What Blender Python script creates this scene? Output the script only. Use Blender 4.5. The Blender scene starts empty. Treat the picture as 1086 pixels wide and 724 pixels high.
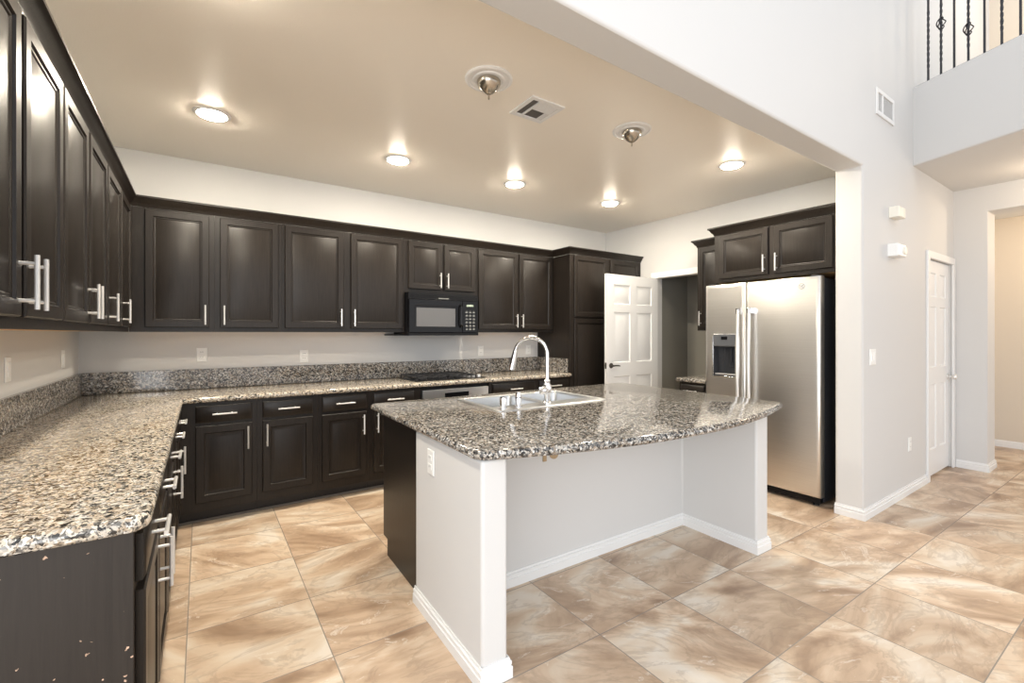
import bpy, bmesh, math, random
from mathutils import Vector, Matrix
random.seed(7)
PI = math.pi
C = bpy.context.scene.collection
sc = bpy.context.scene

# ------------------------------------------------------------------ camera, sky, exposure
YAW = 34.4
cam_d = bpy.data.cameras.new('camera'); cam = bpy.data.objects.new('camera', cam_d); C.objects.link(cam)
cam.location = (0, 0, 1.365); cam.rotation_euler = (PI/2, 0, -math.radians(YAW))
cam_d.sensor_width = 36; cam_d.lens = 480.6/1086*36; cam_d.shift_y = -8.5/1086; cam_d.clip_start = 0.05
sc.camera = cam

WORLD = 0.98; LAMP = 300.0; WINDOW_FILL = 108.0; EXPOSURE = 0.62
LAMP_COL = (1.0, 0.90, 0.74)
wd = bpy.data.worlds.new('world'); sc.world = wd; wd.use_nodes = True
bg = wd.node_tree.nodes['Background']; bg.inputs[0].default_value = (0.93, 0.96, 1.0, 1); bg.inputs[1].default_value = WORLD
sc.view_settings.view_transform = 'Standard'; sc.view_settings.look = 'None'
sc.view_settings.exposure = EXPOSURE; sc.view_settings.gamma = 1; sc.view_settings.use_curve_mapping = False

def area_light(name, loc, target, sx, sy, power, col):
    d = bpy.data.lights.new(name, 'AREA'); d.shape = 'RECTANGLE'; d.size = sx; d.size_y = sy; d.energy = power; d.color = col
    o = bpy.data.objects.new(name, d); C.objects.link(o); o.location = loc
    o.rotation_euler = (Vector(target)-Vector(loc)).to_track_quat('-Z', 'Y').to_euler()
    return o
# unseen area light added to fill the kitchen, in place of great room windows
area_light('window_fill_light', (-2.2, -2.1, 1.5), (1.6, 3.0, 1.2), 4.0, 2.5, WINDOW_FILL, (0.96, 0.98, 1.0))
def hall_lamp(name, loc, power):
    d = bpy.data.lights.new(name, 'POINT'); d.energy = power; d.color = (1.0, 0.80, 0.57); d.shadow_soft_size = 0.12
    o = bpy.data.objects.new(name, d); C.objects.link(o); o.location = loc
hall_lamp('far_room_light', (7.35, 0.1, 2.45), 22.0)
hall_lamp('hall_light', (5.95, 0.50, 2.6), 4.5)
hall_lamp('loft_light', (7.0, 0.2, 5.0), 20.0)
sc.cycles.max_bounces = 10; sc.cycles.diffuse_bounces = 6; sc.cycles.glossy_bounces = 5
sc.cycles.sample_clamp_indirect = 6.0

# ------------------------------------------------------------------ materials
def newmat(name):
    m = bpy.data.materials.new(name); m.use_nodes = True
    nt = m.node_tree; b = nt.nodes['Principled BSDF']
    return m, nt, b
def N(nt, t, **kw):
    n = nt.nodes.new(t)
    for k, v in kw.items():
        if k in n.inputs: n.inputs[k].default_value = v
        else: setattr(n, k, v)
    return n
def ramp(nt, stops, interp='LINEAR'):
    r = nt.nodes.new('ShaderNodeValToRGB'); r.color_ramp.interpolation = interp
    el = r.color_ramp.elements
    while len(el) < len(stops): el.new(0.5)
    for e, (p, c) in zip(el, stops): e.position = p; e.color = (*c, 1)
    return r
def plain(name, col, rough=0.5, metal=0.0, coat=0.0, emit=None, bump=None, spec=None):
    m, nt, b = newmat(name)
    b.inputs['Base Color'].default_value = (*col, 1); b.inputs['Roughness'].default_value = rough
    b.inputs['Metallic'].default_value = metal; b.inputs['Coat Weight'].default_value = coat
    if spec is not None: b.inputs['Specular IOR Level'].default_value = spec
    if emit: b.inputs['Emission Color'].default_value = (*emit[0], 1); b.inputs['Emission Strength'].default_value = emit[1]
    tc = N(nt, 'ShaderNodeTexCoord')
    s, d = bump if bump else (60.0, 0.02)
    nz = N(nt, 'ShaderNodeTexNoise', Scale=s, Detail=3.0); nt.links.new(tc.outputs['Object'], nz.inputs['Vector'])
    bp = N(nt, 'ShaderNodeBump', Strength=d, Distance=0.002); nt.links.new(nz.outputs[0], bp.inputs['Height'])
    nt.links.new(bp.outputs[0], b.inputs['Normal'])
    return m
M = {}
M['wall'] = plain('wall_paint', (0.63, 0.625, 0.615), 0.6, bump=(140.0, 0.12), spec=0.3)
M['ceil'] = plain('ceiling_paint', (0.90, 0.845, 0.76), 0.34, bump=(120.0, 0.30), spec=0.5)
M['white'] = plain('white_trim_paint', (0.78, 0.78, 0.775), 0.35)
M['beige'] = plain('beige_hall_paint', (0.64, 0.57, 0.48), 0.6, bump=(140.0, 0.12), spec=0.3)
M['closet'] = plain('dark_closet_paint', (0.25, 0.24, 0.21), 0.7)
M['plastic'] = plain('white_plastic', (0.82, 0.82, 0.80), 0.35)
M['cream'] = plain('cream_plastic', (0.80, 0.77, 0.68), 0.4)
M['chrome'] = plain('chrome', (0.86, 0.86, 0.87), 0.08, 1.0)
M['nickel'] = plain('brushed_nickel', (0.78, 0.77, 0.75), 0.30, 0.55)
M['canopy'] = plain('antique_nickel', (0.48, 0.44, 0.38), 0.22, 1.0)
M['bronze'] = plain('dark_bronze', (0.10, 0.09, 0.08), 0.35, 0.8)
M['iron'] = plain('wrought_iron', (0.035, 0.035, 0.04), 0.5, 0.3)
M['black'] = plain('gloss_black', (0.006, 0.006, 0.007), 0.15, spec=0.25)
M['blackm'] = plain('satin_black', (0.005, 0.005, 0.006), 0.4, spec=0.25)
M['castiron'] = plain('cast_iron', (0.02, 0.02, 0.022), 0.55)
M['fside'] = plain('fridge_side_grey', (0.028, 0.030, 0.036), 0.4, spec=0.3)
M['dgrey'] = plain('dark_grey_plastic', (0.035, 0.037, 0.042), 0.35, spec=0.35)
M['glassgrey'] = plain('smoked_glass', (0.12, 0.12, 0.125), 0.2, spec=0.35)
M['keys'] = plain('pale_key_print', (0.20, 0.205, 0.20), 0.5)
M['rawwood'] = plain('raw_birch_ply', (0.72, 0.46, 0.22), 0.6)
M['tan'] = plain('tan_fitting', (0.42, 0.30, 0.17), 0.6)
M['slot'] = plain('dark_slot', (0.05, 0.05, 0.05), 0.7)
M['ventdark'] = plain('vent_shadow_metal', (0.10, 0.095, 0.09), 0.6)
M['shoe'] = plain('grey_shoe_strip', (0.22, 0.19, 0.16), 0.5)
M['rubber'] = plain('rubber', (0.02, 0.02, 0.02), 0.8)
M['lens'] = plain('lamp_lens', (0.9, 0.88, 0.82), 0.3, emit=(LAMP_COL, LAMP))

def espresso(name, base, hi, worn=False, rough=0.36):
    m, nt, b = newmat(name)
    tc = N(nt, 'ShaderNodeTexCoord'); mp = N(nt, 'ShaderNodeMapping'); mp.inputs['Scale'].default_value = (34, 34, 1.6)
    nt.links.new(tc.outputs['Object'], mp.inputs['Vector'])
    nz = N(nt, 'ShaderNodeTexNoise', Scale=3.0, Detail=6.0, Roughness=0.65, Distortion=0.6); nt.links.new(mp.outputs[0], nz.inputs['Vector'])
    r = ramp(nt, [(0.30, base), (0.72, hi)]); nt.links.new(nz.outputs[0], r.inputs[0])
    out = r.outputs[0]
    if worn:
        sp = N(nt, 'ShaderNodeSeparateXYZ'); nt.links.new(tc.outputs['Object'], sp.inputs[0])
        cx = N(nt, 'ShaderNodeCombineXYZ'); nt.links.new(sp.outputs[0], cx.inputs[0]); nt.links.new(sp.outputs[2], cx.inputs[1])
        v = N(nt, 'ShaderNodeTexVoronoi', Scale=30.0, voronoi_dimensions='2D'); 
        wb = N(nt, 'ShaderNodeTexNoise', Scale=70.0, Detail=2.0); nt.links.new(tc.outputs['Object'], wb.inputs['Vector'])
        wa = N(nt, 'ShaderNodeVectorMath', operation='MULTIPLY_ADD'); nt.links.new(wb.outputs['Color'], wa.inputs[0]); wa.inputs[1].default_value = (0.022, 0.022, 0.0); nt.links.new(cx.outputs[0], wa.inputs[2])
        nt.links.new(wa.outputs[0], v.inputs['Vector'])
        r2 = ramp(nt, [(0.0, (1, 1, 1)), (0.075, (1, 1, 1)), (0.10, (0, 0, 0))]); nt.links.new(v.outputs['Distance'], r2.inputs[0])
        n2 = N(nt, 'ShaderNodeTexNoise', Scale=28.0, Detail=2.0); nt.links.new(tc.outputs['Object'], n2.inputs['Vector'])
        r3 = ramp(nt, [(0.60, (0, 0, 0)), (0.64, (1, 1, 1))]); nt.links.new(n2.outputs[0], r3.inputs[0])
        mu = N(nt, 'ShaderNodeMath', operation='MULTIPLY'); nt.links.new(r2.outputs[0], mu.inputs[0]); nt.links.new(r3.outputs[0], mu.inputs[1])
        mx = N(nt, 'ShaderNodeMix', data_type='RGBA'); nt.links.new(mu.outputs[0], mx.inputs[0]); nt.links.new(out, mx.inputs[6])
        mx.inputs[7].default_value = (0.62, 0.42, 0.30, 1); out = mx.outputs[2]
    nt.links.new(out, b.inputs['Base Color'])
    b.inputs['Roughness'].default_value = rough; b.inputs['Coat Weight'].default_value = 0.06; b.inputs['Specular IOR Level'].default_value = 0.30; b.inputs['Coat Roughness'].default_value = 0.22
    bp = N(nt, 'ShaderNodeBump', Strength=0.12, Distance=0.002); nt.links.new(nz.outputs[0], bp.inputs['Height']); nt.links.new(bp.outputs[0], b.inputs['Normal'])
    return m
M['cab'] = espresso('espresso_wood', (0.010, 0.0075, 0.006), (0.022, 0.017, 0.0135))
M['worn'] = espresso('worn_espresso_wood', (0.019, 0.0148, 0.012), (0.027, 0.0215, 0.0175), True, 0.45)
M['toe'] = plain('dark_toe_kick', (0.018, 0.015, 0.014), 0.5)

def granite(name, stops):
    m, nt, b = newmat(name)
    tc = N(nt, 'ShaderNodeTexCoord')
    dn = N(nt, 'ShaderNodeTexNoise', Scale=26.0, Detail=3.0); nt.links.new(tc.outputs['Object'], dn.inputs['Vector'])
    ad = N(nt, 'ShaderNodeVectorMath', operation='MULTIPLY_ADD'); nt.links.new(dn.outputs['Color'], ad.inputs[0])
    ad.inputs[1].default_value = (0.030, 0.030, 0.030); nt.links.new(tc.outputs['Object'], ad.inputs[2])
    v = N(nt, 'ShaderNodeTexVoronoi', Scale=110.0); nt.links.new(ad.outputs[0], v.inputs['Vector'])
    sep = N(nt, 'ShaderNodeSeparateColor'); nt.links.new(v.outputs['Color'], sep.inputs[0])
    r = ramp(nt, stops, 'CONSTANT')
    nt.links.new(sep.outputs[0], r.inputs[0])
    v2 = N(nt, 'ShaderNodeTexVoronoi', Scale=230.0); nt.links.new(ad.outputs[0], v2.inputs['Vector'])
    s2 = N(nt, 'ShaderNodeSeparateColor'); nt.links.new(v2.outputs['Color'], s2.inputs[0])
    r2 = ramp(nt, [(0.0, (0.30, 0.29, 0.28)), (0.22, (0.85, 0.85, 0.85)), (0.7, (1.12, 1.1, 1.08))], 'CONSTANT'); nt.links.new(s2.outputs[1], r2.inputs[0])
    mx = N(nt, 'ShaderNodeMix', data_type='RGBA', blend_type='MULTIPLY'); mx.inputs[0].default_value = 1.0
    nt.links.new(r.outputs[0], mx.inputs[6]); nt.links.new(r2.outputs[0], mx.inputs[7])
    nt.links.new(mx.outputs[2], b.inputs['Base Color'])
    b.inputs['Roughness'].default_value = 0.09; b.inputs['Specular IOR Level'].default_value = 0.6
    return m
M['granite'] = granite('speckled_granite', [(0.0, (0.032, 0.031, 0.030)), (0.20, (0.12, 0.116, 0.112)), (0.40, (0.27, 0.225, 0.18)), (0.55, (0.32, 0.31, 0.29)),
                  (0.76, (0.47, 0.43, 0.375)), (0.93, (0.62, 0.61, 0.585))])
M['granite_lit'] = granite('lit_speckled_granite', [(0.0, (0.045, 0.043, 0.040)), (0.12, (0.17, 0.16, 0.145)), (0.26, (0.44, 0.36, 0.27)), (0.42, (0.48, 0.445, 0.39)),
                  (0.60, (0.64, 0.57, 0.465)), (0.88, (0.70, 0.68, 0.63))])  # island granite made creamier: the counter's brighter light is painted into its colours

def steel(name, col, rough):
    m, nt, b = newmat(name)
    tc = N(nt, 'ShaderNodeTexCoord'); mp = N(nt, 'ShaderNodeMapping'); mp.inputs['Scale'].default_value = (2.0, 2.0, 420.0)
    nt.links.new(tc.outputs['Object'], mp.inputs['Vector'])
    nz = N(nt, 'ShaderNodeTexNoise', Scale=1.0, Detail=3.0); nt.links.new(mp.outputs[0], nz.inputs['Vector'])
    r = ramp(nt, [(0.3, tuple(c*0.93 for c in col)), (0.7, col)]); nt.links.new(nz.outputs[0], r.inputs[0]); nt.links.new(r.outputs[0], b.inputs['Base Color'])
    b.inputs['Metallic'].default_value = 1.0; b.inputs['Roughness'].default_value = rough
    # slow waviness of the sheet metal
    mp2 = N(nt, 'ShaderNodeMapping'); mp2.inputs['Scale'].default_value = (1.2, 1.2, 3.0); nt.links.new(tc.outputs['Object'], mp2.inputs['Vector'])
    n2 = N(nt, 'ShaderNodeTexNoise', Scale=1.0, Detail=0.0); nt.links.new(mp2.outputs[0], n2.inputs['Vector'])
    bp = N(nt, 'ShaderNodeBump', Strength=0.10, Distance=0.05); nt.links.new(n2.outputs[0], bp.inputs['Height']); nt.links.new(bp.outputs[0], b.inputs['Normal'])
    return m
M['steel'] = steel('brushed_stainless', (0.80, 0.785, 0.76), 0.33)
M['sinksteel'] = plain('sink_stainless', (0.62, 0.63, 0.64), 0.34, 1.0)

def floor_mat():
    m, nt, b = newmat('swirled_stone_tile'); L = nt.links.new
    tc = N(nt, 'ShaderNodeTexCoord'); sx = N(nt, 'ShaderNodeSeparateXYZ'); L(tc.outputs['Object'], sx.inputs[0])
    def mth(op, a, bb=None, c=None):
        n = N(nt, 'ShaderNodeMath', operation=op)
        for i, q in enumerate((a, bb, c)):
            if q is None: continue
            if isinstance(q, (int, float)): n.inputs[i].default_value = q
            else: L(q, n.inputs[i])
        return n.outputs[0]
    P = 0.515
    yy = mth('MULTIPLY_ADD', sx.outputs[0], 0.020, sx.outputs[1])
    u = mth('DIVIDE', mth('ADD', sx.outputs[0], 0.055), P); v = mth('DIVIDE', mth('ADD', yy, -0.985+0.515*6), P)
    fu = mth('FLOOR', u); fv = mth('FLOOR', v)
    du = mth('MINIMUM', mth('FRACT', u), mth('SUBTRACT', 1.0, mth('FRACT', u)))
    dv = mth('MINIMUM', mth('FRACT', v), mth('SUBTRACT', 1.0, mth('FRACT', v)))
    dd = mth('MINIMUM', du, dv)
    gr = mth('LESS_THAN', dd, 0.0045)
    cb = N(nt, 'ShaderNodeCombineXYZ'); L(fu, cb.inputs[0]); L(fv, cb.inputs[1])
    wn = N(nt, 'ShaderNodeTexWhiteNoise', noise_dimensions='2D'); L(cb.outputs[0], wn.inputs['Vector'])
    ang = mth('MULTIPLY_ADD', wn.outputs['Value'], 0.9, -0.15)
    # each tile: own offset and own direction of its veins
    off = N(nt, 'ShaderNodeVectorMath', operation='MULTIPLY_ADD'); L(wn.outputs['Color'], off.inputs[0]); off.inputs[1].default_value = (37, 41, 29); L(tc.outputs['Object'], off.inputs[2])
    vr = N(nt, 'ShaderNodeVectorRotate', rotation_type='Z_AXIS'); L(off.outputs[0], vr.inputs['Vector']); L(ang, vr.inputs['Angle'])
    mp = N(nt, 'ShaderNodeMapping'); mp.inputs['Scale'].default_value = (1.6, 3.4, 1.0); L(vr.outputs[0], mp.inputs['Vector'])
    n1 = N(nt, 'ShaderNodeTexNoise', Scale=0.85, Detail=8.0, Roughness=0.52, Distortion=1.3); L(mp.outputs[0], n1.inputs['Vector'])
    r1 = ramp(nt, [(0.30, (0.30, 0.195, 0.125)), (0.41, (0.46, 0.325, 0.22)), (0.50, (0.60, 0.45, 0.32)), (0.57, (0.67, 0.55, 0.42)), (0.66, (0.74, 0.66, 0.56))]); L(n1.outputs[0], r1.inputs[0])
    n2 = N(nt, 'ShaderNodeTexNoise', Scale=1.3, Detail=8.0, Roughness=0.6, Distortion=1.8); L(mp.outputs[0], n2.inputs['Vector'])
    r2 = ramp(nt, [(0.44, (0, 0, 0)), (0.495, (1, 1, 1)), (0.505, (1, 1, 1)), (0.53, (0, 0, 0))]); L(n2.outputs[0], r2.inputs[0])
    mx = N(nt, 'ShaderNodeMix', data_type='RGBA'); L(mth('MULTIPLY', r2.outputs[0], 0.28), mx.inputs[0]); L(r1.outputs[0], mx.inputs[6]); mx.inputs[7].default_value = (0.27, 0.19, 0.135, 1)
    n3 = N(nt, 'ShaderNodeTexNoise', Scale=1.7, Detail=7.0, Roughness=0.6, Distortion=2.0); L(mp.outputs[0], n3.inputs['Vector'])
    r3 = ramp(nt, [(0.62, (0, 0, 0)), (0.645, (1, 1, 1)), (0.66, (0, 0, 0))]); L(n3.outputs[0], r3.inputs[0])
    m3 = N(nt, 'ShaderNodeMix', data_type='RGBA'); L(mth('MULTIPLY', r3.outputs[0], 0.6), m3.inputs[0]); L(mx.outputs[2], m3.inputs[6]); m3.inputs[7].default_value = (0.78, 0.72, 0.63, 1)
    br = mth('MULTIPLY_ADD', wn.outputs['Value'], 0.16, 0.92)
    hs = N(nt, 'ShaderNodeHueSaturation'); L(m3.outputs[2], hs.inputs['Color']); L(br, hs.inputs['Value'])
    m2 = N(nt, 'ShaderNodeMix', data_type='RGBA'); L(gr, m2.inputs[0]); L(hs.outputs[0], m2.inputs[6]); m2.inputs[7].default_value = (0.30, 0.26, 0.22, 1)
    L(m2.outputs[2], b.inputs['Base Color'])
    L(mth('MULTIPLY_ADD', gr, 0.4, 0.33), b.inputs['Roughness'])
    bp = N(nt, 'ShaderNodeBump', Strength=0.25, Distance=0.003); L(mth('SUBTRACT', mth('MULTIPLY', n1.outputs[0], 0.3), gr), bp.inputs['Height']); L(bp.outputs[0], b.inputs['Normal'])
    return m
M['floor'] = floor_mat()

# ------------------------------------------------------------------ mesh building
IDM = lambda x, y, z: (x, y, z)
class MB:
    def __init__(s, fn=IDM): s.v = []; s.f = []; s.fn = fn
    def add(s, vs, fs):
        n = len(s.v); s.v += [s.fn(*p) for p in vs]; s.f += [[i+n for i in f] for f in fs]; return s
    def box(s, x0, x1, y0, y1, z0, z1):
        return s.add([(x0,y0,z0),(x1,y0,z0),(x1,y1,z0),(x0,y1,z0),(x0,y0,z1),(x1,y0,z1),(x1,y1,z1),(x0,y1,z1)],
                     [(0,3,2,1),(4,5,6,7),(0,1,5,4),(1,2,6,5),(2,3,7,6),(3,0,4,7)])
    def loops(s, rings, cap0=True, cap1=True):
        n = len(rings[0]); vs = [p for r in rings for p in r]; fs = []
        for k in range(len(rings)-1):
            for i in range(n):
                j = (i+1) % n; fs.append((k*n+i, k*n+j, (k+1)*n+j, (k+1)*n+i))
        if cap0: fs.append(tuple(range(n))[::-1])
        if cap1: fs.append(tuple(range((len(rings)-1)*n, len(rings)*n)))
        return s.add(vs, fs)
    def panel(s, u0, u1, w0, w1, prof, o0=0.0):
        """nested rectangles: prof = [(inset, out)...], face in the u-w plane, o = outwards"""
        rings = [[(u0+i, o0+o, w0+i), (u1-i, o0+o, w0+i), (u1-i, o0+o, w1-i), (u0+i, o0+o, w1-i)] for i, o in prof]
        return s.loops(rings)
    def tube(s, pts, r, n=10, caps=True):
        P = [Vector(p) for p in pts]; rings = []; rr = r if isinstance(r, (list, tuple)) else [r]*len(P)
        T = []
        for i in range(len(P)):
            a = P[max(i-1, 0)]; b = P[min(i+1, len(P)-1)]; T.append((b-a).normalized())
        up = Vector((0, 0, 1)) if abs(T[0].z) < 0.9 else Vector((1, 0, 0))
        nrm = T[0].cross(up).normalized()
        for i, p in enumerate(P):
            nrm = (nrm - T[i]*nrm.dot(T[i])).normalized(); bi = T[i].cross(nrm)
            rings.append([tuple(p + (nrm*math.cos(2*PI*k/n) + bi*math.sin(2*PI*k/n))*rr[i]) for k in range(n)])
        return s.loops(rings, caps, caps)
    def lathe(s, prof, c, axis='z', n=32, cap0=True, cap1=True):
        rings = []
        for r, h in prof:
            ring = []
            for k in range(n):
                a = 2*PI*k/n; p, q = r*math.cos(a), r*math.sin(a)
                if axis == 'z': ring.append((c[0]+p, c[1]+q, c[2]+h))
                elif axis == 'y': ring.append((c[0]+p, c[1]+h, c[2]+q))
                else: ring.append((c[0]+h, c[1]+p, c[2]+q))
            rings.append(ring)
        return s.loops(rings, cap0, cap1)
    def prism(s, poly, a0, a1, plane='xy'):
        f = {'xy': lambda p, q, h: (p, q, h), 'xz': lambda p, q, h: (p, h, q), 'yz': lambda p, q, h: (h, p, q)}[plane]
        return s.loops([[f(p, q, a0) for p, q in poly], [f(p, q, a1) for p, q in poly]])
def offset_poly(poly, d):
    n = len(poly); out = []
    A = sum(poly[i][0]*poly[(i+1)%n][1]-poly[(i+1)%n][0]*poly[i][1] for i in range(n)); sg = 1 if A > 0 else -1
    for i in range(n):
        p0 = Vector(poly[i-1]); p1 = Vector(poly[i]); p2 = Vector(poly[(i+1)%n])
        e1 = (p1-p0).normalized(); e2 = (p2-p1).normalized()
        n1 = Vector((-e1.y, e1.x))*sg; n2 = Vector((-e2.y, e2.x))*sg
        k = 1 + n1.dot(n2); m = (n1+n2)/max(k, 0.3)
        out.append((p1.x+m.x*d, p1.y+m.y*d))
    return out
def sweep(mb, path, prof, z0=0.0, side=1):
    """profile (out, up) along an open XY path; out = left of travel * side"""
    P = [Vector(p) for p in path]; rings = []
    for i in range(len(P)):
        ns = []
        if i > 0: e = (P[i]-P[i-1]).normalized(); ns.append(Vector((-e.y, e.x))*side)
        if i < len(P)-1: e = (P[i+1]-P[i]).normalized(); ns.append(Vector((-e.y, e.x))*side)
        m = ns[0] if len(ns) == 1 else (ns[0]+ns[1])/(1+ns[0].dot(ns[1]))
        rings.append([(P[i].x+m.x*o, P[i].y+m.y*o, z0+h) for o, h in prof])
    mb.loops(rings); return mb

def build(name, mb, mat, org=(0, 0, 0), bev=0.0, smooth=35):
    bm = bmesh.new(); vs = [bm.verts.new((p[0]-org[0], p[1]-org[1], p[2]-org[2])) for p in mb.v]
    for f in mb.f:
        try: bm.faces.new([vs[i] for i in f])
        except ValueError: pass
    bmesh.ops.recalc_face_normals(bm, faces=bm.faces)
    me = bpy.data.meshes.new(name); bm.to_mesh(me); bm.free()
    me.shade_smooth(); me.set_sharp_from_angle(angle=math.radians(smooth))
    me.materials.append(M[mat] if isinstance(mat, str) else mat)
    o = bpy.data.objects.new(name, me); C.objects.link(o)
    if bev:
        md = o.modifiers.new('bevel', 'BEVEL'); md.width = bev; md.segments = 3; md.limit_method = 'ANGLE'; md.angle_limit = math.radians(40); md.harden_normals = False
    return o
def tag(o, label, cat, group=None):
    o['label'] = label; o['category'] = cat
    if group: o['group'] = group
    return o
def struct(name, mb, mat, bev=0.0):
    o = build(name, mb, mat, bev=bev); o['kind'] = 'structure'; return o
class Thing:
    """an Empty at the base; parts are meshes given in layout coordinates"""
    def __init__(s, name, label, cat, base, group=None, rot=0.0, pivot=None):
        s.org = Vector(base); o = bpy.data.objects.new(name, None); C.objects.link(o); o.empty_display_size = 0.1
        loc = Vector(base)
        if rot:
            pv = Vector((pivot[0], pivot[1], 0)); loc = pv + Matrix.Rotation(rot, 3, 'Z') @ (loc-pv)
        o.location = loc; o.rotation_euler = (0, 0, rot); tag(o, label, cat, group); s.o = o
    def part(s, name, mb, mat, parent=None, bev=0.0, label=None, smooth=35):
        p = build(name, mb, mat, s.org, bev, smooth); p.parent = parent or s.o
        if label: p['label'] = label
        return p
def dup(t, loc, label, group=None):
    src = t.o if isinstance(t, Thing) else t
    r = src.copy(); C.objects.link(r); r.location = loc; r['label'] = label
    if group: r['group'] = group
    for ch in list(src.children):
        c = ch.copy(); C.objects.link(c); c.parent = r
        for g in list(ch.children):
            d = g.copy(); C.objects.link(d); d.parent = c
    return r

# ------------------------------------------------------------------ the setting
XL, YB, XR, ZC = -0.74, 4.51, 4.69, 2.775     # left wall, back wall, right kitchen wall, kitchen ceiling
YW, TW, XP, ZH = 1.28, 0.18, 3.985, 2.595     # great room wall plane, its thickness, kitchen opening edge, header underside
struct('floor', MB().box(-3.5, 9.5, -6.0, 5.6, -0.12, 0.0), 'floor')
struct('wall_back', MB().box(XL-0.12, XR+0.11, YB, YB+0.12, 0, ZC), 'wall')
struct('wall_left', MB().box(XL-0.12, XL, 1.25, YB, 0, ZC).box(XL-0.12, XL, 1.25, YW+TW, ZC, 5.6), 'wall')
struct('wall_right', MB().prism([(YW+TW, 0), (2.96, 0), (2.96, 2.055), (3.655, 2.055), (3.655, 0), (YB, 0), (YB, ZC), (YW+TW, ZC)], XR, XR+0.11, 'yz'), 'wall')
struct('ceiling', MB().box(XL-0.12, XR+0.11, YW+TW, YB+0.12, ZC, ZC+0.12), 'ceil')
struct('wall_front', MB().prism([(XL, ZH), (XP, ZH), (XP, 0), (5.525, 0), (5.525, 2.065), (6.305, 2.065), (6.305, 0), (9.2, 0), (9.2, 5.6), (XL, 5.6)], YW, YW+TW, 'xz'), 'wall', bev=0.014)
# room behind the open white door
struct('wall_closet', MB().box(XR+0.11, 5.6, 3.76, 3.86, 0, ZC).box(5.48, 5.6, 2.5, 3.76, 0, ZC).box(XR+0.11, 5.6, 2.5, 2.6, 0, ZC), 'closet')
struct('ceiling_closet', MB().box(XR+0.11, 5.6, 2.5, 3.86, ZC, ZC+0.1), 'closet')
# hall on the right: stub wall with the opening, far wall, slab of the loft above
struct('wall_hall', MB().prism([(YW+0.12, 0), (1.035, 0), (1.035, 2.57), (-2.5, 2.57), (-2.5, 2.86), (YW+0.12, 2.86)], 6.38, 6.70, 'yz'), 'wall', bev=0.010)
struct('wall_far', MB().box(7.97, 8.1, -2.5, YW, 0, 5.6), 'beige')
struct('ceiling_far', MB().box(6.70, 7.97, -2.5, YW, 2.75, 2.82), 'wall')
BO = Vector((5.107, YW)); BD = Vector((-0.374, -0.927))
pe = BO+BD*3.6
ZS0, ZS1 = 2.82, 3.506
struct('ceiling_hall', MB().prism([(BO.x-BD.x*0.13, BO.y-BD.y*0.13), (pe.x, pe.y), (8.05, pe.y), (8.05, YW+0.12)], ZS0, ZS1), 'wall', bev=0.012)
# baseboards
BBP = [(0, 0), (0.015, 0), (0.015, 0.044), (0.010, 0.047), (0.010, 0.051), (0.012, 0.053), (0.012, 0.066), (0.006, 0.069), (0.006, 0.072), (0.005, 0.080), (0, 0.080)]
struct('baseboard_front', sweep(MB(), [(XP, YW+TW), (XP, YW), (5.455, YW)], BBP, side=-1), 'white')
struct('baseboard_hall', sweep(MB(), [(6.38, YW-0.02), (6.38, 1.035), (6.70, 1.035)], BBP, side=-1), 'white')
struct('baseboard_far', sweep(MB(), [(7.97, YW), (7.97, -2.4)], BBP, side=-1), 'white')

# ------------------------------------------------------------------ six panel doors
def six_panel(mb, W, H, T, fn):
    """leaf in (u across, o out, w up); embossed on both faces"""
    st, mid = 0.115, 0.11; pw = (W-2*st-mid)/2
    cols = [(st, st+pw), (st+pw+mid, W-st)]
    rows = [(0.24, 0.86), (1.02, 1.60), (1.69, H-0.115)]
    us = [0, st, st+pw, st+pw+mid, W-st, W]; ws = [0] + [q for r in rows for q in r] + [H]
    for sgn in (1, -1):
        o0 = T/2*sgn
        for i in range(5):
            for j in range(7):
                u0, u1, w0, w1 = us[i], us[i+1], ws[j], ws[j+1]
                if i in (1, 3) and j in (1, 3, 5):
                    pr = [(0, 0), (0.010, -0.009), (0.022, -0.009), (0.045, -0.003)]
                    rings = [[fn(u0+a, o0+b*sgn, w0+a), fn(u1-a, o0+b*sgn, w0+a), fn(u1-a, o0+b*sgn, w1-a), fn(u0+a, o0+b*sgn, w1-a)] for a, b in pr]
                    mb.loops(rings, cap0=False)
                else:
                    mb.add([fn(u0, o0, w0), fn(u1, o0, w0), fn(u1, o0, w1), fn(u0, o0, w1)], [(0, 1, 2, 3)])
    for a, b in (((0, 0), (W, 0)), ((W, 0), (W, H)), ((W, H), (0, H)), ((0, H), (0, 0))):
        mb.add([fn(a[0], -T/2, a[1]), fn(b[0], -T/2, b[1]), fn(b[0], T/2, b[1]), fn(a[0], T/2, a[1])], [(0, 1, 2, 3)])
    return mb
def casing(mb, fn, u0, u1, top, w=0.07, t=0.018):
    """flat stepped casing of three boards round an opening, in (u, out, up)"""
    for a, b in ((u0-w, u0), (u1, u1+w)):
        lo, hi = (a, b)
        mb.add([fn(*p) for p in [(lo,0,0),(hi,0,0),(hi,t,0),(lo,t,0),(lo,0,top+w),(hi,0,top+w),(hi,t,top+w),(lo,t,top+w)]],
               [(0,3,2,1),(4,5,6,7),(0,1,5,4),(1,2,6,5),(2,3,7,6),(3,0,4,7)])
    mb.add([fn(*p) for p in [(u0,0,top),(u1,0,top),(u1,t,top),(u0,t,top),(u0,0,top+w),(u1,0,top+w),(u1,t,top+w),(u0,t,top+w)]],
           [(0,3,2,1),(4,5,6,7),(0,1,5,4),(1,2,6,5),(2,3,7,6),(3,0,4,7)])
    return mb
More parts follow.
